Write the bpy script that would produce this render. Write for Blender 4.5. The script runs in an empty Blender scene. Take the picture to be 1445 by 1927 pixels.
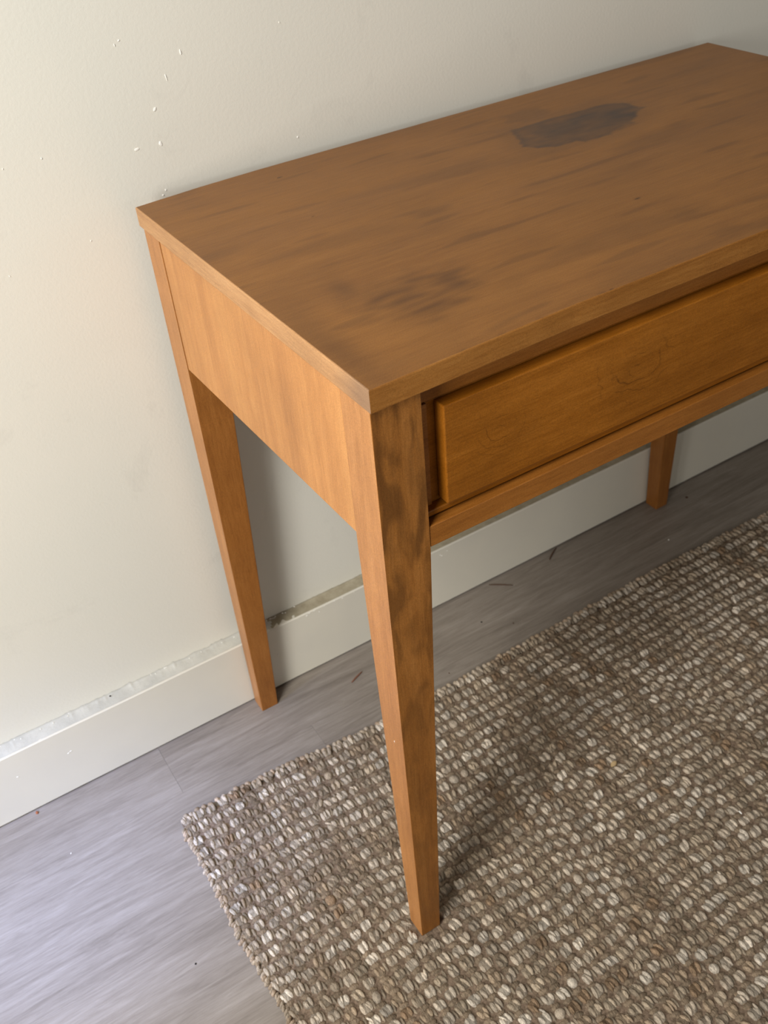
import bpy, bmesh, math, random
from mathutils import Vector, noise
S = bpy.context.scene
C = S.collection
R = random.Random(7)

# ------------------------------------------------------------------ camera
cam = bpy.data.cameras.new('camera')
cam.sensor_fit = 'VERTICAL'; cam.sensor_height = 36.0; cam.sensor_width = 27.0
cam.lens = 1874.4228 / 1927 * 36.0
cam.clip_start = 0.01
cam.dof.use_dof = True; cam.dof.focus_distance = 0.86; cam.dof.aperture_fstop = 12.0
camo = bpy.data.objects.new('camera', cam); C.objects.link(camo)
camo.location = (-.2823, -.5255, 1.1139)
camo.rotation_euler = (.8972, .0758, -.5600)
S.camera = camo

# ------------------------------------------------------------------ world, lights, exposure
w = bpy.data.worlds.new('world'); S.world = w; w.use_nodes = True
w.node_tree.nodes['Background'].inputs[0].default_value = (1.0, .93, .84, 1)
w.node_tree.nodes['Background'].inputs[1].default_value = .10

def area(name, loc, target, sx, sy, power, col, spread=180):
    l = bpy.data.lights.new(name, 'AREA'); l.shape = 'RECTANGLE'; l.size = sx; l.size_y = sy
    l.energy = power; l.color = col; l.spread = math.radians(spread)
    o = bpy.data.objects.new(name, l); C.objects.link(o); o.location = loc
    d = Vector(target) - Vector(loc)
    o.rotation_euler = d.to_track_quat('-Z', 'Y').to_euler()
    return o
area('window_daylight', (-1.02, -.47, 1.90), (0, .2, .5), .6, .7, 30, (1.0, .985, .945))
area('low_left_fill', (-1.32, -.62, .85), (0, .25, .35), .42, .8, 16.5, (1.0, .98, .94))  # added low fill from the left, an unseen source that lifts side and wall
area('front_fill', (.75, -2.4, .60), (.6, .3, .1), 2.2, 1.0, 7.5, (1.0, .96, .90))  # added weak fill from the front, brightens the baseboard and rug
sl = bpy.data.lights.new('blue_floor_spot', 'SPOT'); sl.energy = 165; sl.color = (.36, .50, 1.0); sl.spot_size = math.radians(26); sl.spot_blend = 1.0; sl.shadow_soft_size = .13  # added unseen spot, shaped to lay a bluish daylight pool on the left floor
so = bpy.data.objects.new('blue_floor_spot', sl); C.objects.link(so); so.location = (-1.15, .12, .85)
so.rotation_euler = (Vector((-.35, .28, 0)) - so.location).to_track_quat('-Z', 'Y').to_euler()

S.view_settings.view_transform = 'Standard'; S.view_settings.look = 'None'
S.view_settings.exposure = 0.0; S.view_settings.gamma = 1.0; S.view_settings.use_curve_mapping = False

# ------------------------------------------------------------------ node helpers
class NT:
    def __init__(s, name):
        s.m = bpy.data.materials.new(name); s.m.use_nodes = True
        s.t = s.m.node_tree; s.b = s.t.nodes['Principled BSDF']
    def n(s, typ, ins=None, **kw):
        x = s.t.nodes.new(typ)
        for k, v in kw.items(): setattr(x, k, v)
        for k, v in (ins or {}).items(): s.set(x.inputs[k], v)
        return x
    def set(s, sock, v):
        if isinstance(v, bpy.types.NodeSocket): s.t.links.new(v, sock)
        else: sock.default_value = v
    def coord(s, scale, loc=(0, 0, 0), rot=(0, 0, 0), src='Object'):
        tc = s.n('ShaderNodeTexCoord')
        mp = s.n('ShaderNodeMapping', {0: tc.outputs[src], 1: loc, 2: rot, 3: scale})
        return mp.outputs[0]
    def noise(s, vec, scale, detail=4, rough=.55, dist=0):
        return s.n('ShaderNodeTexNoise', {'Vector': vec, 'Scale': scale, 'Detail': detail, 'Roughness': rough, 'Distortion': dist}).outputs[0]
    def ramp(s, fac, stops):
        r = s.n('ShaderNodeValToRGB', {0: fac}); e = r.color_ramp.elements
        while len(e) < len(stops): e.new(.5)
        for i, (p, c) in enumerate(stops):
            e[i].position = p; e[i].color = (c, c, c, 1) if isinstance(c, (int, float)) else (*c, 1)
        return r.outputs[0]
    def mix(s, fac, a, b, mode='MIX'):
        x = s.n('ShaderNodeMix', data_type='RGBA', blend_type=mode)
        def f(v): return (*v, 1) if isinstance(v, tuple) and len(v) == 3 else v
        s.set(x.inputs[0], fac); s.set(x.inputs[6], f(a)); s.set(x.inputs[7], f(b))
        return x.outputs[2]
    def math(s, op, a, b=0.0, c=None, clamp=False):
        x = s.n('ShaderNodeMath', operation=op, use_clamp=clamp)
        s.set(x.inputs[0], a); s.set(x.inputs[1], b)
        if c is not None: s.set(x.inputs[2], c)
        return x.outputs[0]
    def bump(s, h, strength, dist):
        x = s.n('ShaderNodeBump', {'Strength': strength, 'Distance': dist, 'Height': h})
        s.t.links.new(x.outputs[0], s.b.inputs['Normal'])
    def out(s, col, rough=.5, spec=.5):
        s.set(s.b.inputs['Base Color'], (*col, 1) if isinstance(col, tuple) else col)
        s.set(s.b.inputs['Roughness'], rough); s.set(s.b.inputs['Specular IOR Level'], spec)
        return s.m

def wood(name, axis, dark, mid, light, fig=0.0, knots=(), attr=False, seed=0.0, rough=.42, blotch=.5, spec=.4, grey=False, bstr=.22):
    N = NT(name)
    def sc(g, c):
        v = [c, c, c]; v[axis] = g; return tuple(v)
    lo = (seed, seed * 1.7, seed * .6)
    wide = N.noise(N.coord(sc(1.2, 9), lo), 1.6, 3, .5, .6)
    band = N.noise(N.coord(sc(3, 60), lo), 1.5, 4, .6, .3)
    fib = N.noise(N.coord(sc(42, 620), lo), 1.0, 3, .7)
    f = N.math('MULTIPLY_ADD', wide, blotch, N.math('MULTIPLY', band, .5 * (1 - blotch * .3)))
    f = N.math('MULTIPLY_ADD', fib, .50, f)
    f = N.math('SUBTRACT', f, .25)
    col = N.ramp(f, [(.25, dark), (.48, mid), (.74, light)])
    # slow blotches where the varnish took unevenly
    bl = N.ramp(N.noise(N.coord((1, 1, 1), lo), 11, 3, .5, .4), [(.38, 0), (.68, 1)])
    col = N.mix(N.math('MULTIPLY', bl, bstr), col, tuple(x * .58 for x in dark))
    if fig:
        rt = (0, math.radians(28), 0)
        fg = N.noise(N.coord((62, 8, 17), lo, rt), 1.0, 2, .5, .6)
        hz = N.n('ShaderNodeSeparateXYZ', {0: N.coord((1, 1, 1))}).outputs[2]
        fgm = N.math('MULTIPLY', N.ramp(fg, [(.44, 0), (.62, 1)]), N.ramp(hz, [(.30, .35), (.58, 1)]))
        col = N.mix(N.math('MULTIPLY', fgm, fig), col, tuple(x * .34 for x in dark))
    for (kx, kz, rx, rz, st) in knots:
        cc = N.coord((1, 1, 1), (-kx, 0, -kz))
        dn = N.noise(cc, 26, 3, .6)
        sp = N.n('ShaderNodeSeparateXYZ', {0: cc})
        wob = N.math('MULTIPLY', N.math('SUBTRACT', dn, .5), 1.2)
        a = N.math('DIVIDE', sp.outputs[0], rx); b = N.math('DIVIDE', sp.outputs[2], rz)
        rr = N.math('SQRT', N.math('ADD', N.math('MULTIPLY', a, a), N.math('MULTIPLY', b, b)))
        r2 = N.math('ADD', rr, wob)
        ring = N.math('SINE', N.math('MULTIPLY', r2, 21.0))
        line = N.math('MULTIPLY', N.ramp(ring, [(.80, 0), (1.0, 1)]), N.ramp(N.noise(cc, 60, 2, .5), [(.42, 0), (.58, 1)]))
        fall = N.ramp(rr, [(.25, 1), (1.0, 0)])
        col = N.mix(N.math('MULTIPLY', N.math('MULTIPLY', line, fall), st), col, tuple(x * .35 for x in dark))
    if attr:
        at = N.n('ShaderNodeVertexColor', layer_name='stain')
        sp = N.n('ShaderNodeSeparateColor', {0: at.outputs[0]})
        col = N.mix(sp.outputs[0], col, (.055, .032, .022))
        col = N.mix(sp.outputs[1], col, (.085, .034, .010))
        col = N.mix(sp.outputs[2], col, (.02, .008, .003))
    if grey:
        sx = N.n('ShaderNodeSeparateXYZ', {0: N.coord((1, 1, 1))})
        yy = N.math('ADD', sx.outputs[1], N.math('MULTIPLY', N.math('SUBTRACT', band, .5), .06))
        gm = N.ramp(yy, [(.012, 1), (.05, 0)])
        col = N.mix(N.math('MULTIPLY', gm, .62), col, (.17, .105, .07))
    spk = N.noise(N.coord((1, 1, 1)), 1100, 2, .7)
    col = N.mix(1.0, col, N.ramp(spk, [(.30, .80), (.70, 1.20)]), 'MULTIPLY')
    N.bump(fib, .12, .0006)
    rg = N.math('MULTIPLY_ADD', wide, .12, rough - .06)
    return N.out(col, rg, spec)

# ------------------------------------------------------------------ object helpers
def link(name, me, mat=None, parent=None):
    o = bpy.data.objects.new(name, me); C.objects.link(o)
    if mat: me.materials.append(mat)
    if parent: o.parent = parent
    return o
def tag(o, label=None, cat=None, group=None, kind=None):
    if label: o['label'] = label
    if cat: o['category'] = cat
    if group: o['group'] = group
    if kind: o['kind'] = kind
    return o
def from_bm(name, bm, mat, parent=None, smooth=False):
    bmesh.ops.recalc_face_normals(bm, faces=bm.faces)
    me = bpy.data.meshes.new(name); bm.to_mesh(me); bm.free()
    if smooth: me.polygons.foreach_set('use_smooth', [True] * len(me.polygons))
    return link(name, me, mat, parent)
HEXF = [(0, 3, 2, 1), (4, 5, 6, 7), (0, 1, 5, 4), (1, 2, 6, 5), (2, 3, 7, 6), (3, 0, 4, 7)]
def hexa(name, v8, mat, parent=None, bev=.0008, seg=2):
    bm = bmesh.new(); vs = [bm.verts.new(v) for v in v8]
    for f in HEXF: bm.faces.new([vs[i] for i in f])
    bmesh.ops.recalc_face_normals(bm, faces=bm.faces)
    if bev: bmesh.ops.bevel(bm, geom=list(bm.edges), offset=bev, segments=seg, profile=.5, affect='EDGES', clamp_overlap=True)
    return from_bm(name, bm, mat, parent)
def box(name, x0, x1, y0, y1, z0, z1, mat, parent=None, bev=.0008):
    return hexa(name, [(x0, y0, z0), (x1, y0, z0), (x1, y1, z0), (x0, y1, z0), (x0, y0, z1), (x1, y0, z1), (x1, y1, z1), (x0, y1, z1)], mat, parent, bev)

# ------------------------------------------------------------------ materials
D_, M_, L_ = (.205, .078, .018), (.330, .140, .036), (.450, .215, .068)
m_top = wood('desk_top_wood', 0, (.205, .080, .0155), (.262, .108, .0225), (.315, .137, .033), attr=True, seed=1.3, rough=.44, blotch=.38, spec=.32)
m_edge_l = wood('end_edge_wood', 1, (.34, .16, .06), (.50, .26, .105), (.62, .36, .17), seed=4.1, grey=True)
m_edge_f = wood('front_edge_wood', 0, (.19, .068, .010), (.30, .120, .022), (.40, .18, .042), seed=2.2, spec=.3)
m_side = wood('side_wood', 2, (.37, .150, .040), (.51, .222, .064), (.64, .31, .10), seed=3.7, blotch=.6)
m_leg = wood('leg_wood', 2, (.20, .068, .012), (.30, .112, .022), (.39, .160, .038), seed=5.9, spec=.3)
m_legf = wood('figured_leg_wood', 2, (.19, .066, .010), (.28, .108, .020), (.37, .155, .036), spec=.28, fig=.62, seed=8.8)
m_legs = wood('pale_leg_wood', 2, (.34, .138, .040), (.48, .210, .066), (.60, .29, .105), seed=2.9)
m_rail = wood('rail_wood', 0, (.19, .062, .008), (.29, .105, .016), (.37, .15, .03), seed=6.6, spec=.28)
m_drw = wood('drawer_wood', 0, (.155, .047, .002), (.262, .087, .0062), (.36, .130, .0145), seed=9.4, spec=.2,
             knots=((.120, .662, .035, .030, .45), (.265, .662, .070, .038, .5)), blotch=.65, bstr=.36)

def wall_mat():
    N = NT('cream_wall_paint')
    a = N.noise(N.coord((1, 1, 1)), 260, 3, .6)
    b = N.noise(N.coord((1, 1, 1)), 3.2, 4, .6)
    c = N.ramp(N.noise(N.coord((1, 1, 1)), 9.0, 5, .7, .8), [(.60, 0), (.80, 1)])
    col = N.mix(N.ramp(b, [(.35, 0), (.65, 1)]), (.725, .70, .62), (.70, .685, .61))
    col = N.mix(N.math('MULTIPLY', c, .35), col, (.50, .48, .43))
    N.bump(a, .2, .0010)
    return N.out(col, .55, .3)
m_wall = wall_mat()
def plain(name, col, rough=.5, spec=.4, nb=0, ns=200, var=None, nscale=30):
    N = NT(name)
    c = col
    if var: c = N.mix(N.ramp(N.noise(N.coord((1, 1, 1)), nscale, 4, .6), [(.35, 0), (.7, 1)]), col, var)
    if nb: N.bump(N.noise(N.coord((1, 1, 1)), ns, 4, .6), nb, .001)
    return N.out(c, rough, spec)
m_base = plain('cream_gloss_paint', (.70, .665, .565), .38, .45, .08, 60, (.66, .63, .545), 8)
m_caulk = plain('grey_white_filler', (.56, .545, .48), .7, .2, .5, 300, (.46, .45, .40), 40)
m_chip = plain('white_filler_chip', (.86, .84, .78), .8, .2)
m_hole = plain('black_speck', (.012, .01, .008), .8, .2)
m_gap = plain('dark_gap', (.035, .03, .027), .9, .1)

def floor_mat():
    N = NT('grey_oak_laminate')
    tc = N.n('ShaderNodeTexCoord'); oi = N.n('ShaderNodeObjectInfo')
    off = N.n('ShaderNodeVectorMath', {0: tc.outputs['Object'], 1: N.n('ShaderNodeVectorMath', {0: oi.outputs['Location'], 3: 3.7}, operation='SCALE').outputs[0]}, operation='ADD').outputs[0]
    def mp(sc, rot=0): return N.n('ShaderNodeMapping', {0: off, 2: (0, 0, rot), 3: sc}).outputs[0]
    w1 = N.noise(mp((1.6, 9, 1)), 1.3, 4, .55, 1.2)
    w2 = N.noise(mp((6, 75, 1), -.11), 1.2, 5, .7, .9)
    w3 = N.noise(mp((26, 420, 1), -.11), 1.0, 4, .75, .3)
    f = N.math('MULTIPLY_ADD', w1, .38, N.math('MULTIPLY', w2, .50))
    f = N.math('MULTIPLY_ADD', w3, .34, f); f = N.math('SUBTRACT', f, .12)
    col = N.ramp(f, [(.34, (.17, .142, .115)), (.5, (.25, .215, .180)), (.66, (.335, .295, .255))])
    d = N.ramp(N.noise(mp((5, 16, 1)), 3.5, 5, .65, 1.5), [(.62, 0), (.78, 1)])
    col = N.mix(N.math('MULTIPLY', d, .25), col, (.22, .19, .17))
    N.bump(w3, .10, .0008)
    return N.out(col, .46, .45)
m_floor = floor_mat()

def rug_mat(name, k=1.0):
    N = NT(name)
    at = N.n('ShaderNodeVertexColor', layer_name='yarn')
    fib = N.noise(N.coord((1, 1, 1)), 900, 3, .7)
    plyc = N.noise(N.coord((760, 190, 400), rot=(0, 0, -.25)), 1, 2, .6)
    f = N.math('ADD', N.math('MULTIPLY', fib, .35), N.math('MULTIPLY', plyc, .65))
    col = N.mix(1.0, at.outputs[0], N.ramp(f, [(.34, .50 * k), (.62, 1.32 * k)]), 'MULTIPLY')
    N.bump(f, .8, .0022)
    return N.out(col, .9, .12)
m_yarn = rug_mat('jute_yarn')
m_mat = plain('rug_backing_weave', (.26, .19, .135), .95, .1, 1.0, 420, (.10, .07, .048), 330)

# ------------------------------------------------------------------ setting
WY, BY, BH = .4694, .4467, .1167
wall = tag(box('wall_back', -2.0, 3.0, WY, WY + .1, -.02, 2.4, m_wall, None, 0), 'cream painted wall behind the desk, chipped and scuffed', kind='structure')
# floor: planks running along the wall
floor = bpy.data.objects.new('floor', None); C.objects.link(floor)
tag(floor, 'grey wood-effect laminate floor', kind='structure')
rows = [(.3555, .49, (-2.0, -1.43, -.151, 1.13, 2.41, 3.0)), (.1655, .3555, (-2.0, -1.23, .0475, 1.33, 2.6, 3.0)),
        (-.0245, .1655, (-2.0, -.85, .43, 1.7, 3.0)), (-.2145, -.0245, (-2.0, -1.1, .18, 1.45, 2.7, 3.0)),
        (-.4045, -.2145, (-2.0, -.7, .6, 1.9, 3.0)), (-.5945, -.4045, (-2.0, -1.3, 0, 1.3, 2.6, 3.0)),
        (-.7845, -.5945, (-2.0, -.9, .4, 1.7, 3.0)), (-.9745, -.7845, (-2.0, -1.2, .1, 1.4, 3.0)),
        (-1.1645, -.9745, (-2.0, -.6, .7, 2.0, 3.0)), (-1.3545, -1.1645, (-2.0, -1, .2, 1.5, 3.0))]
for y0, y1, xs in rows:
    for x0, x1 in zip(xs[:-1], xs[1:]):
        cx, cy = (x0 + x1) / 2, (y0 + y1) / 2; hx, hy = (x1 - x0) / 2 - .00010, (y1 - y0) / 2 - .00004
        o = box('plank', -hx, hx, -hy, hy, -.008, 0, m_floor, floor, .00016); o.location = (cx, cy, 0)
box('subfloor', -2.0, 3.0, -1.3545, .4694, -.02, -.0081, m_gap, floor, 0)

# baseboard with a chipped filler ledge on top
base = tag(bpy.data.objects.new('baseboard_back', None), 'cream baseboard with rough filler along its top', kind='structure'); C.objects.link(base)
bm = bmesh.new()
prof = [(BY, .003), (BY, BH - .0015), (BY + .0015, BH), (WY, BH - .0005), (WY, .003)]
n = 260; ring = []
for i in range(n + 1):
    x = -2.0 + 5.0 * i / n
    wob = .0006 * noise.noise(Vector((x * 9, 1, 0)))
    ring.append([bm.verts.new((x, y + (wob if k < 3 else 0), z + (wob * .8 if k in (1, 2, 3) else 0))) for k, (y, z) in enumerate(prof)])
for a, b in zip(ring[:-1], ring[1:]):
    for k in range(len(prof)): bm.faces.new((a[k], a[(k + 1) % 5], b[(k + 1) % 5], b[k]))
bm.faces.new(ring[0]); bm.faces.new(ring[-1][::-1])
from_bm('board', bm, m_base, base)
box('floor_gap', -2.0, 3.0, BY + .002, WY, .0, .0029, m_gap, base, 0)
# filler bead: lumpy strip in the angle of ledge and wall
bm = bmesh.new(); cols = []
nn = 1500; m = 5
for i in range(nn + 1):
    x = -.75 + 2.1 * i / nn
    hgt = .0016 + .0016 * noise.noise(Vector((x * 60, 3, 0))) + .0022 * max(0, noise.noise(Vector((x * 190, 7, 0))))
    if .045 < x < .30: hgt *= .35; 
    hgt = max(hgt, .0003)
    row = []
    for k in range(m):
        t = k / (m - 1)
        y = BY + .0022 + (WY - BY - .0022) * t
        z = BH + .0002 + hgt * (t ** 3) + .0004 * noise.noise(Vector((x * 120, y * 300, 0)))
        row.append(bm.verts.new((x, y, z)))
    row.append(bm.verts.new((x, WY - .0003, BH + hgt * 1.5 + .0006)))
    cols.append(row)
for a, b in zip(cols[:-1], cols[1:]):
    for k in range(m): bm.faces.new((a[k], a[k + 1], b[k + 1], b[k]))
fb = from_bm('filler_bead', bm, m_caulk, base, True)
fb.data.materials.append(plain('brown_filler', (.40, .355, .26), .85, .15, .5, 300, (.30, .26, .18), 60))
for p in fb.data.polygons:          # right of the rear leg the bead turns to a darker, browner filler
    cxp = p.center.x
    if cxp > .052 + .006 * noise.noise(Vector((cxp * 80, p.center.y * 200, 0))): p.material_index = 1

def chip(name, c, rx, rz, mat, parent, face='y', th=.0008, seed=0, ang=0):
    """small irregular flake lying on a wall (face y) or on the floor (face z)"""
    r = random.Random(seed); bm = bmesh.new(); k = 9; o1 = []; ca, sa = math.cos(ang), math.sin(ang)
    for i in range(k):
        a = i * 2 * math.pi / k; q = r.uniform(.65, 1.15)
        u, v = rx * q * math.cos(a), rz * q * math.sin(a); u, v = u * ca - v * sa, u * sa + v * ca
        o1.append((u, v))
    def P(u, v, h): return (c[0] + u, c[1] - h, c[2] + v) if face == 'y' else (c[0] + u, c[1] + v, c[2] + h)
    lo = [bm.verts.new(P(u, v, 0)) for u, v in o1]; hi = [bm.verts.new(P(u * .8, v * .8, th)) for u, v in o1]
    top = bm.verts.new(P(0, 0, th * 1.25))
    for i in range(k):
        j = (i + 1) % k
        bm.faces.new((lo[i], lo[j], hi[j], hi[i])); bm.faces.new((hi[i], hi[j], top))
    bm.faces.new(lo[::-1])
    return from_bm(name, bm, mat, parent)
for i, (x, z, rx, rz, a) in enumerate([(.0205, .796, .0030, .0014, .1), (.0461, .7956, .0020, .0026, .4), (.0477, .829, .0012, .0028, -.5),
        (.0656, .8553, .0006, .0040, .15), (.0851, .8749, .0011, .0030, .1), (.0270, .8961, .0012, .0006, .6), (.0219, .8929, .0005, .0016, .2),
        (-.0729, .8101, .0009, .0011, 0), (-.0479, .7199, .0007, .0009, 0), (.0413, .7493, .0013, .0011, 0), (.0373, .7447, .0012, .0009, 0),
        (.1993, .7656, .0012, .0012, 0), (.195, .8812, .0006, .0010, .3), (-.1357, .7084, .0012, .0006, -.8), (-.1106, .8095, .0007, .0007, 0)]):
    chip('paint_chip', (x, WY, z), rx, rz, m_chip, wall, 'y', .0006, i, a)
chip('nail_hole', (-.1856, WY - .006, BH + .003), .0013, .0011, m_hole, base, 'y', .001, 5)
for i in range(26):      # crumbs of filler along the ledge's rear edge
    x = R.choice([R.uniform(-.34, -.24), R.uniform(-.16, -.0), R.uniform(.05, .1)])
    chip('filler_crumb', (x, WY - R.uniform(.001, .006), BH + .001), R.uniform(.0006, .0016), R.uniform(.0005, .001), m_chip, base, 'z', .0012, 40 + i)
for i, (x, z) in enumerate([(.106, .112), (.110, .1145), (.126, .108), (.135, .1145), (.152, .115), (.165, .113), (.118, .1145), (.185, .1135), (.052, .065), (.339, .105), (.342, .102), (.352, .107),
                            (-.262, .073), (-.2585, .0745), (-.33, .075)]):
    chip('paint_chip', (x, BY, z), R.uniform(.0008, .002), R.uniform(.0006, .0012), m_chip, base, 'y', .0004, 80 + i, R.uniform(-.5, .5))

# ------------------------------------------------------------------ desk
H, T = .75, .0195
TB = H - T
desk = tag(bpy.data.objects.new('desk', None), 'honey-brown wooden desk with tapered legs, one drawer and a dark-stained top', 'desk'); C.objects.link(desk)
L, W1, F1, O = .7985, .0440, .0252, .0015
YB = .4445          # back of the rear legs
def lerp_pts(pts, x):
    for (a, ya), (b, yb) in zip(pts[:-1], pts[1:]):
        if x <= b: return ya + (yb - ya) * (x - a) / (b - a)
    return pts[-1][1]
FR = [(-.01, -.0034), (0, -.0030), (.19, .0030), (.40, .0023), (.8, .0020)]
BK = [(-.01, .4432), (0, .4436), (.07, .4490), (.14, .4512), (.8, .4508)]
EDG = .0012
def sdpoly(poly, x, y):
    d = 1e9; ins = False; k = len(poly)
    for i in range(k):
        ax, ay = poly[i]; bx, by = poly[(i + 1) % k]
        ex, ey = bx - ax, by - ay; t = max(0, min(1, ((x - ax) * ex + (y - ay) * ey) / (ex * ex + ey * ey)))
        d = min(d, math.hypot(x - ax - ex * t, y - ay - ey * t))
        if (ay > y) != (by > y) and x < (bx - ax) * (y - ay) / (by - ay) + ax: ins = not ins
    return -d if ins else d
CAMP = Vector(camo.location); CR = camo.rotation_euler.to_matrix()
def on_plane(u, v, ax, val):        # a point measured in the photograph, laid on a real plane
    d = CR @ Vector(((u - 722.5) / 1874.4228, -(v - 963.5) / 1874.4228, -1)); return CAMP + d * ((val - CAMP[ax]) / d[ax])
def polypx(pts): return [tuple(on_plane(u, v, 2, H)[:2]) for u, v in pts]
ST1 = polypx([(960, 246), (985, 237), (1018, 227), (1060, 216), (1096, 206), (1120, 199), (1143, 195), (1170, 193), (1187, 196), (1200, 202), (1217, 200), (1200, 212), (1196, 220), (1190, 232),
              (1157, 248), (1130, 260), (1101, 269), (1085, 264), (1046, 276), (1010, 279), (985, 276), (970, 262)])
ST2 = polypx([(944, 220), (980, 208), (1015, 202), (1032, 208), (1025, 222), (990, 230), (958, 232)])
ST3 = polypx([(640, 562), (700, 545), (760, 520), (850, 498), (905, 515), (880, 545), (860, 590), (800, 600), (740, 590), (690, 588)])
ST4 = polypx([(1000, 250), (1090, 215), (1190, 200), (1195, 222), (1140, 243), (1085, 250), (1030, 262)])
def sm(a, b, x):
    t = max(0., min(1., (x - a) / (b - a))); return t * t * (3 - 2 * t)
SPOTS = [(*on_plane(u, v, 2, H)[:2], a, b) for u, v, a, b in ((526, 334, .0030, .0016), (1200, 374, .0050, .0012), (856, 640, .0011, .0009), (1150, 545, .0020, .0010), (590, 407, .0012, .0010))]
NX, NY = 380, 230
verts, faces, cols_ = [], [], []
for j in range(NY + 1):
    t = j / NY
    for i in range(NX + 1):
        s = i / NX; x0 = -.0022 * t + EDG
        x = x0 + (L - x0) * s; yf, yb = lerp_pts(FR, x) + EDG, lerp_pts(BK, x)
        y = yf + (yb - yf) * t
        z = H
        verts.append((x, y, z))
        nx = .006 * noise.noise(Vector((x * 35, y * 90, 0))) + .003 * noise.noise(Vector((x * 90, y * 300, 4)))
        r = 0.
        if .33 < x < .6 and .25 < y < .42:
            d = sdpoly(ST1, x, y) + nx * .8; q = 1 - sm(-.004, .0035, d)
            q2 = 1 - sm(-.008, .006, sdpoly(ST4, x, y) + nx)
            rim = math.exp(-((d + .004) / .004) ** 2)
            r = q * (.62 + .20 * q2 + .14 * rim + .26 * noise.noise(Vector((x * 26, y * 90, 2))) + .14 * noise.noise(Vector((x * 70, y * 240, 5))))
            r = max(r, .30 * (1 - sm(-.006, .006, sdpoly(ST2, x, y) + nx)))
            halo = .16 * (1 - sm(.0, .03, max(d, 0))); r = max(r, halo)
        g = 0.
        if x < .3 and y < .25:
            d = sdpoly(ST3, x, y) + nx * 1.8; g = (1 - sm(-.022, .022, d)) * (.50 + .55 * noise.noise(Vector((x * 38, y * 130, 6))))
        cx_, cy_ = x - .0, y - .05
        g = max(g, .45 * math.exp(-((x - .012) / .016) ** 2 - ((y - .055) / .07) ** 2))
        g = max(g, .5 * math.exp(-((x - .066) / .012) ** 2 - ((y - .145) / .02) ** 2))
        st = noise.noise(Vector((x * 5, y * 34, 11))); g = max(g, .26 * sm(.15, .6, st))
        g = max(g, .34 * sm(.28, .6, noise.noise(Vector((x * 12, y * 80, 15)))))
        b = 0.
        for (px, py, rx, ry) in SPOTS:
            if abs(x - px) < .02 and abs(y - py) < .02: b = max(b, 1 - sm(.5, 1.2, math.hypot((x - px) / rx, (y - py) / ry)))
        edge = min(y - yf, .02); b = max(b, .35 * sm(.5, .8, noise.noise(Vector((x * 80, 2, 2))) * .6 + .5) * (1 - sm(0, .003, edge)))
        cols_.append((max(0, min(1, r)), max(0, min(1, g)), max(0, min(1, b)), 1))
for j in range(NY):
    for i in range(NX):
        a = j * (NX + 1) + i; faces.append((a, a + 1, a + NX + 2, a + NX + 1))
# skirt + bottom
nb = len(verts)
loopf = list(range(0, NX + 1)); loopr = [j * (NX + 1) + NX for j in range(NY + 1)]
loopb = [NY * (NX + 1) + i for i in range(NX, -1, -1)]; loopl = [j * (NX + 1) for j in range(NY, -1, -1)]
rim_ = loopf[:-1] + loopr[:-1] + loopb[:-1] + loopl[:-1]; nr = len(rim_)
for a in rim_: verts.append((verts[a][0], verts[a][1], TB)); cols_.append((0, 0, 0, 1))
for i in range(nr): faces.append((rim_[(i + 1) % nr], rim_[i], nb + i, nb + (i + 1) % nr))
faces.append(tuple(nb + i for i in range(nr))[::-1])
me = bpy.data.meshes.new('tabletop'); me.from_pydata(verts, [], faces)
ca = me.color_attributes.new('stain', 'FLOAT_COLOR', 'POINT'); ca.data.foreach_set('color', [v for c in cols_ for v in c])
top = link('tabletop', me, m_top, desk); tag(top, 'worn tabletop with a dark grey-brown burn-like stain')
# edge strips: left end (solid, paler) and front, mitred at the corner
def strip(name, pts_in, pts_out, mat, jag=0.0):
    bm = bmesh.new(); rows_ = []
    for (xi, yi), (xo, yo) in zip(pts_in, pts_out):
        dz = jag * max(0, noise.noise(Vector((xo * 60, yo * 60, 1)))); dz2 = jag * noise.noise(Vector((xo * 90, yo * 90, 9)))
        mx, my = xo + (xi - xo) * .3, yo + (yi - yo) * .3
        rows_.append([bm.verts.new(v) for v in ((xi, yi, H), (mx, my, H - .0001 - dz * .3), (xo, yo, H - .0009 - dz), (xo, yo, TB + .0006 + dz2 * .5), (mx, my, TB), (xi, yi, TB))])
    for a, b in zip(rows_[:-1], rows_[1:]):
        for k in range(6): bm.faces.new((a[k], a[(k + 1) % 6], b[(k + 1) % 6], b[k]))
    bm.faces.new(rows_[0]); bm.faces.new(rows_[-1][::-1])
    return from_bm(name, bm, mat, desk)
pi_, po_ = [], []
for j in range(161):
    t = j / 160; xi = EDG - .0022 * t; xo = -.0022 * t
    yi = lerp_pts(FR, .003) + EDG + (lerp_pts(BK, xi) - lerp_pts(FR, .003) - EDG) * t; yo = lerp_pts(FR, 0) + (lerp_pts(BK, xo) - lerp_pts(FR, 0)) * t
    pi_.append((xi, yi)); po_.append((xo, yo))
tag(strip('edge_strip', pi_, po_, m_edge_l, .0012), 'pale rubbed edge strip')
pi_, po_ = [], []
for j in range(161):
    t = j / 160; xi = EDG + (L - EDG) * t; xo = L * t
    pi_.append((xi, lerp_pts(FR, xi) + EDG)); po_.append((xo, lerp_pts(FR, xo)))
strip('edge_strip', pi_, po_, m_edge_f, .0006)

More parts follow.
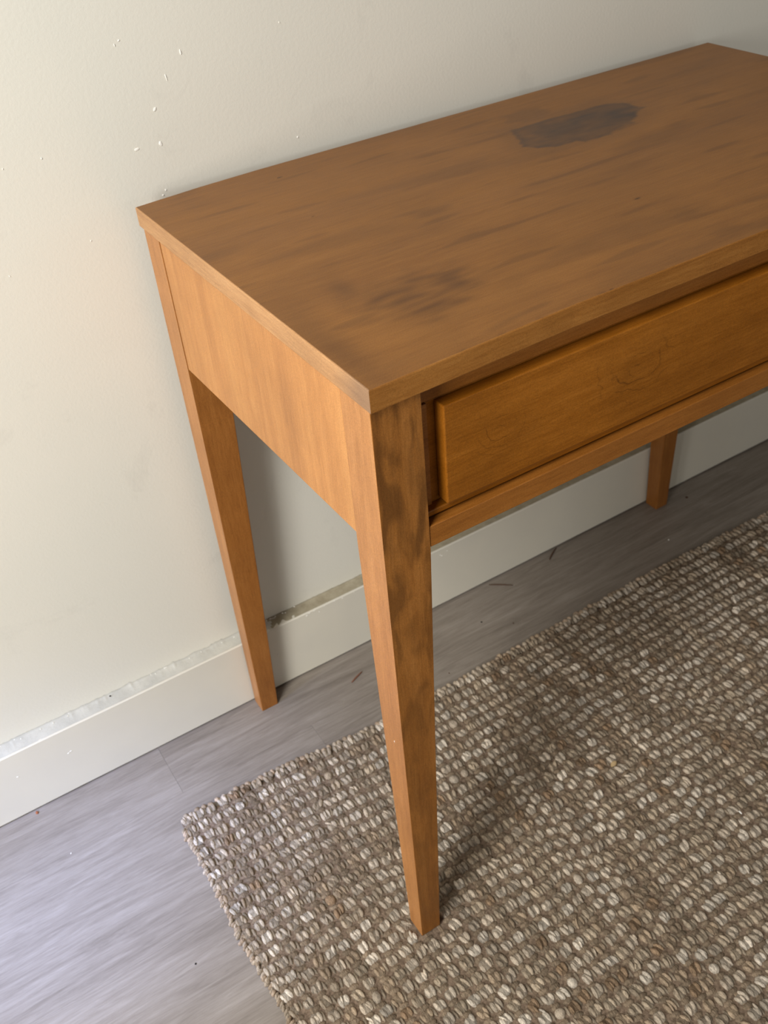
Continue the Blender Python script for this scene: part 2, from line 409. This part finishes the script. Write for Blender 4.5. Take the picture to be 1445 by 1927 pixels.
# legs: outer faces plumb, inner faces taper below the rails
def leg(x, y, sx, sy, zf, mat, ztap=.577, w=(W1, W1), f=(F1, F1)):
    bm = bmesh.new(); rings = []
    for z, (a, b) in ((zf, f), (ztap, w), (TB, w)):
        rings.append([bm.verts.new(v) for v in ((x, y, z), (x + sx * a, y, z), (x + sx * a, y + sy * b, z), (x, y + sy * b, z))])
    for a, b in zip(rings[:-1], rings[1:]):
        for k in range(4): bm.faces.new((a[k], a[(k + 1) % 4], b[(k + 1) % 4], b[k]))
    bm.faces.new(rings[0][::-1]); bm.faces.new(rings[-1])
    ed = [e for e in bm.edges if abs(e.verts[0].co.z - e.verts[1].co.z) > .01 or e.verts[0].co.z < .1]
    bmesh.ops.bevel(bm, geom=ed, offset=.0009, segments=2, profile=.5, affect='EDGES')
    bmesh.ops.recalc_face_normals(bm, faces=bm.faces)
    o = from_bm('leg', bm, m_leg if mat is not m_side else m_side, desk)
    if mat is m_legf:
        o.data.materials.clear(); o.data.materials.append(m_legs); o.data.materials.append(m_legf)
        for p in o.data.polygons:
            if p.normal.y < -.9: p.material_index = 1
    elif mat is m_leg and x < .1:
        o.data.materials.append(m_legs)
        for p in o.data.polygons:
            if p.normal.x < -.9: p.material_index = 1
    return o
leg(O, O, 1, 1, .006, m_legf)
leg(L - O, O, -1, 1, .006, m_leg)
leg(O, YB, 1, -1, 0, m_leg, w=(W1, .0405))
leg(L - O, YB, -1, -1, 0, m_leg, w=(W1, .0405))
# side aprons
def apron(x0, x1):
    ya, yb = O + W1 + .0002, YB - .0405 - .0012
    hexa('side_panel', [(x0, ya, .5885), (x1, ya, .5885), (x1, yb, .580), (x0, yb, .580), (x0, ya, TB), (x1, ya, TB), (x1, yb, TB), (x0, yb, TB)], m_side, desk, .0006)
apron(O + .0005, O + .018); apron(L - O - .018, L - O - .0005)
XL, XR = O + W1 + .0006, L - O - W1 - .0006
box('back_rail', XL, XR, YB - .03, YB - .012, .585, TB, m_rail, desk)
box('top_rail', XL, XR, .0180, .034, .7072, TB, m_rail, desk)
box('bottom_rail', XL, XR, .0020, .026, .5795, .6010, m_rail, desk)
box('dust_panel', XL, XR, .026, YB - .03, .592, .598, m_rail, desk)
drawer = box('drawer', XL + .0014, XR - .0014, .0195, .034, .6040, .7064, m_drw, desk, .0006)
box('front_panel', .0672, L - .0672, .0060, .0195, .6118, .7056, m_drw, drawer, .0011)
box('side_lip', XL + .0030, .0592, .0168, .0197, .6090, .7062, m_rail, drawer, .0005)
box('side_lip', L - .0592, XR - .0030, .0168, .0197, .6090, .7062, m_rail, drawer, .0005)
box('bottom_lip', XL + .0018, XR - .0018, .0100, .0195, .6034, .6092, m_drw, drawer, .0010)
chip('paint_fleck', (O - .0001, .018, .345), .0006, .0016, m_chip, desk, 'y', .0003, 3)

# ------------------------------------------------------------------ rug
rug = tag(bpy.data.objects.new('rug', None), 'beige and brown chunky woven jute rug under the front legs of the desk', 'rug'); C.objects.link(rug); rug.location = (0, 0, 0)
TOPE = [(-.2, .3160), (-.163, .3160), (-.076, .3150), (-.026, .3125), (.06, .3035), (.133, .2985), (.3, .2985), (.49, .3010), (.67, .3030), (.9, .2960), (1.3, .295)]
LFE = [(-.6, -.175), (.03, -.1745), (.117, -.1790), (.207, -.1760), (.289, -.1765), (.4, -.1755)]
X1, Y0 = 1.25, -.62
def xl(y): return lerp_pts(LFE, y)
def yt(x): return lerp_pts(TOPE, x)
bm = bmesh.new(); gx, gy = 150, 100; g = []
for j in range(gy + 1):
    row = []
    for i in range(gx + 1):
        s, t = i / gx, j / gy
        y = Y0 + (.31 - Y0) * t; x = xl(y) + .004 + (X1 - xl(y)) * s
        y = Y0 + (yt(x) - .006 - Y0) * t
        z = .0042 + .0012 * noise.noise(Vector((x * 40, y * 40, 0)))
        if i in (0, gx) or j in (0, gy): z = .0006
        row.append(bm.verts.new((x, y, z)))
    g.append(row)
for j in range(gy):
    for i in range(gx): bm.faces.new((g[j][i], g[j][i + 1], g[j + 1][i + 1], g[j + 1][i]))
from_bm('backing', bm, m_mat, rug, True)

PX, PY = .0171, .0187
# a unit yarn loop: elongated ellipsoid
def loop_unit():
    vs, fs = [], []; nu, nv = 9, 6
    for a in range(nv + 1):
        th = math.pi * a / nv
        for b in range(nu):
            ph = 2 * math.pi * b / nu
            vs.append((math.sin(th) * math.cos(ph), math.cos(th), math.sin(th) * math.sin(ph)))
    for a in range(nv):
        for b in range(nu):
            fs.append((a * nu + b, a * nu + (b + 1) % nu, (a + 1) * nu + (b + 1) % nu, (a + 1) * nu + b))
    return vs, fs
LU = loop_unit()
PAL = [(.53, .45, .355), (.47, .39, .30), (.41, .33, .24), (.35, .265, .182), (.285, .195, .122), (.60, .525, .43)]
feet = [(O + F1 / 2, O + F1 / 2), (L - O - F1 / 2, O + F1 / 2)]
def add_loop(V, Fc, K, c, rx, ry, rz, ang, tilt, col, bend=.3):
    if any(abs(c[0] - fx) < .0130 + rx * .9 and abs(c[1] - fy) < .0130 + ry * .9 for fx, fy in feet): return
    n0 = len(V); ca, sa = math.cos(ang), math.sin(ang)
    for (a, b, h) in LU[0]:
        u, v, q = a * rx, b * ry, h * rz - bend * rz * b * b + tilt * a * rz
        V.append((c[0] + u * ca - v * sa, c[1] + u * sa + v * ca, max(.0004, c[2] + q)))
        K.append(col)
    Fc.extend([tuple(n0 + i for i in f) for f in LU[1]])
def mesh_loops(name, V, Fc, K, parent):
    me = bpy.data.meshes.new(name); me.from_pydata(V, [], Fc)
    a = me.color_attributes.new('yarn', 'FLOAT_COLOR', 'POINT'); a.data.foreach_set('color', [q for c in K for q in (*c, 1)])
    me.polygons.foreach_set('use_smooth', [True] * len(me.polygons))
    return link(name, me, m_yarn, parent)
ncol = int((X1 + .17) / PX)
for ci in range(ncol):
    V, Fc, K = [], [], []
    x0 = -.1655 + ci * PX
    rowtint = .9 + .25 * noise.noise(Vector((ci * .9, 0, 3)))
    y = yt(x0) - .0075; rj = 0
    ph = R.uniform(0, .004) * (1 if ci % 2 else -.5)
    y += ph * .5
    while y > Y0 + .01:
        cx0 = x0 + .0018 * noise.noise(Vector((y * 12, ci * .35, 1))) + (xl(y) + .1765) + R.gauss(0, .0005)
        st = noise.noise(Vector((ci * .55, rj * .10, 5)))      # yarn colour wanders slowly along the row
        skip = False
        if not skip:
            style = R.random()
            basec = PAL[min(5, max(0, int(2.0 - st * 4.5 + R.uniform(-1.4, 1.4))))]
            if R.random() < .12: basec = PAL[5]
            kk = rowtint * R.uniform(.82, 1.12)
            ang = R.gauss(.12, .16)
            if style < .985:
                dx = .0037 * R.uniform(.8, 1.15)
                col = tuple(q * .66 * kk for q in basec)
                add_loop(V, Fc, K, (cx0, y, .0034), .0070 * R.uniform(.9, 1.1), .0080 * R.uniform(.9, 1.1), .0040, ang, 0, col)
                for sgn in (-1, 1):
                    kv = kk * R.uniform(.82, 1.22); col = tuple(q * kv for q in basec)
                    ry = .0067 * R.uniform(.75, 1.15); rx = .0029 * R.uniform(.85, 1.2)
                    add_loop(V, Fc, K, (cx0 + sgn * dx + R.gauss(0, .0004), y + sgn * R.gauss(.0006, .0009), .0052 + R.gauss(0, .0005)), rx, ry, .0038 * R.uniform(.85, 1.15), ang + R.gauss(0, .10), sgn * .15, col)
                if R.random() < .38:          # a third, thinner ply lying over the knot
                    kv = kk * R.uniform(.95, 1.25); col = tuple(q * kv for q in basec)
                    add_loop(V, Fc, K, (cx0 + R.gauss(0, .0030), y + R.gauss(0, .0022), .0074 + R.gauss(0, .0004)), .0014 * R.uniform(.8, 1.2), .0050 * R.uniform(.7, 1.1), .0022, ang + R.gauss(0, .25), 0, col)
            else:
                col = tuple(q * kk for q in basec)
                add_loop(V, Fc, K, (cx0, y, .0054), .0062 * R.uniform(.85, 1.1), .0070 * R.uniform(.85, 1.1), .0043, ang, 0, col)
            # darker cross yarn that dips between two knots
            col = tuple(q * .72 * kk for q in PAL[3])
            add_loop(V, Fc, K, (cx0 + R.gauss(0, .0014), y - PY * .5 + R.gauss(0, .0006), .0036), .0072, .0040, .0030, R.gauss(0, .12), 0, col)
            if R.random() < .9:
                col = tuple(q * .75 * kk for q in PAL[2])
                add_loop(V, Fc, K, (cx0 + PX * .5, y + R.uniform(-.003, .003), .0036), .0022, .0070, .0030, R.gauss(0, .12), 0, col)
        y -= PY * R.uniform(.93, 1.07); rj += 1
    # the warp cord that carries the knots of this row
    n0 = len(V); k = 60; ytop = yt(x0) - .006
    for i in range(k + 1):
        yy = ytop + (Y0 + .012 - ytop) * i / k; xx = x0 + .0018 * noise.noise(Vector((yy * 12, ci * .35, 1))) + (xl(yy) + .1765)
        for q in range(6):
            a = q * math.pi / 3; V.append((xx + .0034 * math.cos(a), yy, max(.0004, .0031 + .0022 * math.sin(a)))); K.append((.25, .185, .125))
    for i in range(k):
        for q in range(6): Fc.append((n0 + i * 6 + q, n0 + i * 6 + (q + 1) % 6, n0 + (i + 1) * 6 + (q + 1) % 6, n0 + (i + 1) * 6 + q))
    mesh_loops('woven_row', V, Fc, K, rug)
# bound edge of small looped stitches on the left and along the top
for side in ('left', 'top'):
    V, Fc, K = [], [], []
    s = Y0 if side == 'left' else -.163
    lim = .300 if side == 'left' else X1
    while s < lim:
        kv = R.uniform(.75, 1.12); col = tuple(q * kv for q in R.choice([PAL[2], PAL[3], (.46, .35, .25), PAL[1]]))
        if side == 'left':
            add_loop(V, Fc, K, (xl(s) + .003 + R.gauss(0, .0008), s, .0042), .0050 * R.uniform(.8, 1.2), .0026, .0040, R.gauss(.5, .25), 0, col)
            s += R.uniform(.0036, .0054)
        else:
            add_loop(V, Fc, K, (s, yt(s) - .0015 + R.gauss(0, .0010), .0046 + R.gauss(0, .0006)), .0036 * R.uniform(.8, 1.25), .0048 * R.uniform(.8, 1.3), .0044 * R.uniform(.8, 1.2), R.gauss(.3, .4), 0, col)
            s += R.uniform(.0062, .0105)
    mesh_loops('bound_edge', V, Fc, K, rug)

# ------------------------------------------------------------------ small litter on the floor and rug
m_twig = plain('dry_brown_stem', (.10, .055, .035), .8, .2)
m_rust = plain('rusty_crumb', (.38, .13, .06), .8, .2, 0, 200, (.2, .07, .03), 400)
m_tan = plain('tan_seed', (.50, .36, .19), .7, .3)
def twig(label, a, b, r, mat, bend=.0008, group=None):
    a, b = Vector((*a, r)), Vector((*b, r)); mid = (a + b) / 2; d = (b - a); nrm = Vector((-d.y, d.x, 0)).normalized()
    bm = bmesh.new(); rr = []; k = 8
    for i in range(k + 1):
        t = i / k; p = a + d * t + nrm * bend * math.sin(math.pi * t) - mid; rad = r * (.45 + .9 * math.sin(math.pi * (.15 + .75 * t)))
        ring = []
        for q in range(6):
            an = q * math.pi / 3; off = nrm * math.cos(an) * rad + Vector((0, 0, math.sin(an) * rad))
            ring.append(bm.verts.new(p + off + Vector((0, 0, r * .35))))
        rr.append(ring)
    for u, v in zip(rr[:-1], rr[1:]):
        for q in range(6): bm.faces.new((u[q], u[(q + 1) % 6], v[(q + 1) % 6], v[q]))
    bm.faces.new(rr[0][::-1]); bm.faces.new(rr[-1])
    o = from_bm('twig', bm, mat, None, True); o.location = mid
    return tag(o, label, 'twig', group)
def F(u, v): p = on_plane(u, v, 2, 0); return (p.x, p.y)
twig('thin dark twig lying level on the floor, left of the slanted one', F(920, 1101), F(965, 1102), .0007, m_twig)
twig('short dark twig leaning up against the baseboard line, right of the level one', F(1034, 1054), F(1046, 1032), .0009, m_twig)
twig('reddish brown stem scrap on the floor between the two left legs', F(662, 1285), F(681, 1265), .0010, plain('reddish_stem', (.20, .085, .05), .8), .0004)
def crumb(name, label, cat, c, rx, ry, h, mat, seed, z=0, ang=0):
    o = chip(name, (0, 0, 0), rx, ry, mat, None, 'z', h, seed, ang); o.location = (c[0], c[1], z)
    return tag(o, label, cat)
crumb('crumb', 'rusty orange crumb on the floor against the baseboard', 'crumb', F(70, 1530), .0022, .0026, .002, m_rust, 11)
crumb('grit', 'black speck of grit on the floor left of the rug', 'grit', F(368, 1814), .0015, .0012, .001, m_hole, 12)
crumb('grit', 'black speck of grit on the floor right of the front leg, below the level twig', 'grit', F(906, 1171), .0015, .0014, .001, m_hole, 13)
crumb('grit', 'small dark reddish speck of grit near the rug edge, right of the black one', 'grit', F(966, 1173), .0012, .0011, .0009, m_twig, 14)
crumb('grit', 'tiny dark speck of grit at the rug edge, just right of the front leg', 'grit', F(845, 1267), .0011, .0008, .0009, m_twig, 15)
crumb('crumb', 'white crumb on the floor in front of the right rear leg', 'crumb', F(1258, 1016), .0016, .0013, .001, m_chip, 16)
crumb('crumb', 'white crumb on the floor far left, off the rug corner', 'crumb', F(134, 1606), .0009, .0008, .0007, m_chip, 17)
crumb('grit', 'dark smear of grit on the floor right of the right rear leg', 'grit', F(1292, 936), .0035, .0030, .0005, m_twig, 18)
p = on_plane(1155, 1437, 2, .010)
crumb('seed', 'tan seed husk resting on the rug', 'seed', (p.x, p.y), .0055, .0040, .0025, m_tan, 19, .0088)
p = on_plane(1393, 1528, 2, .010)
crumb('lint', 'white fleck of lint on the rug near the right side', 'lint', (p.x, p.y), .0010, .0026, .0012, m_chip, 20, .0088)
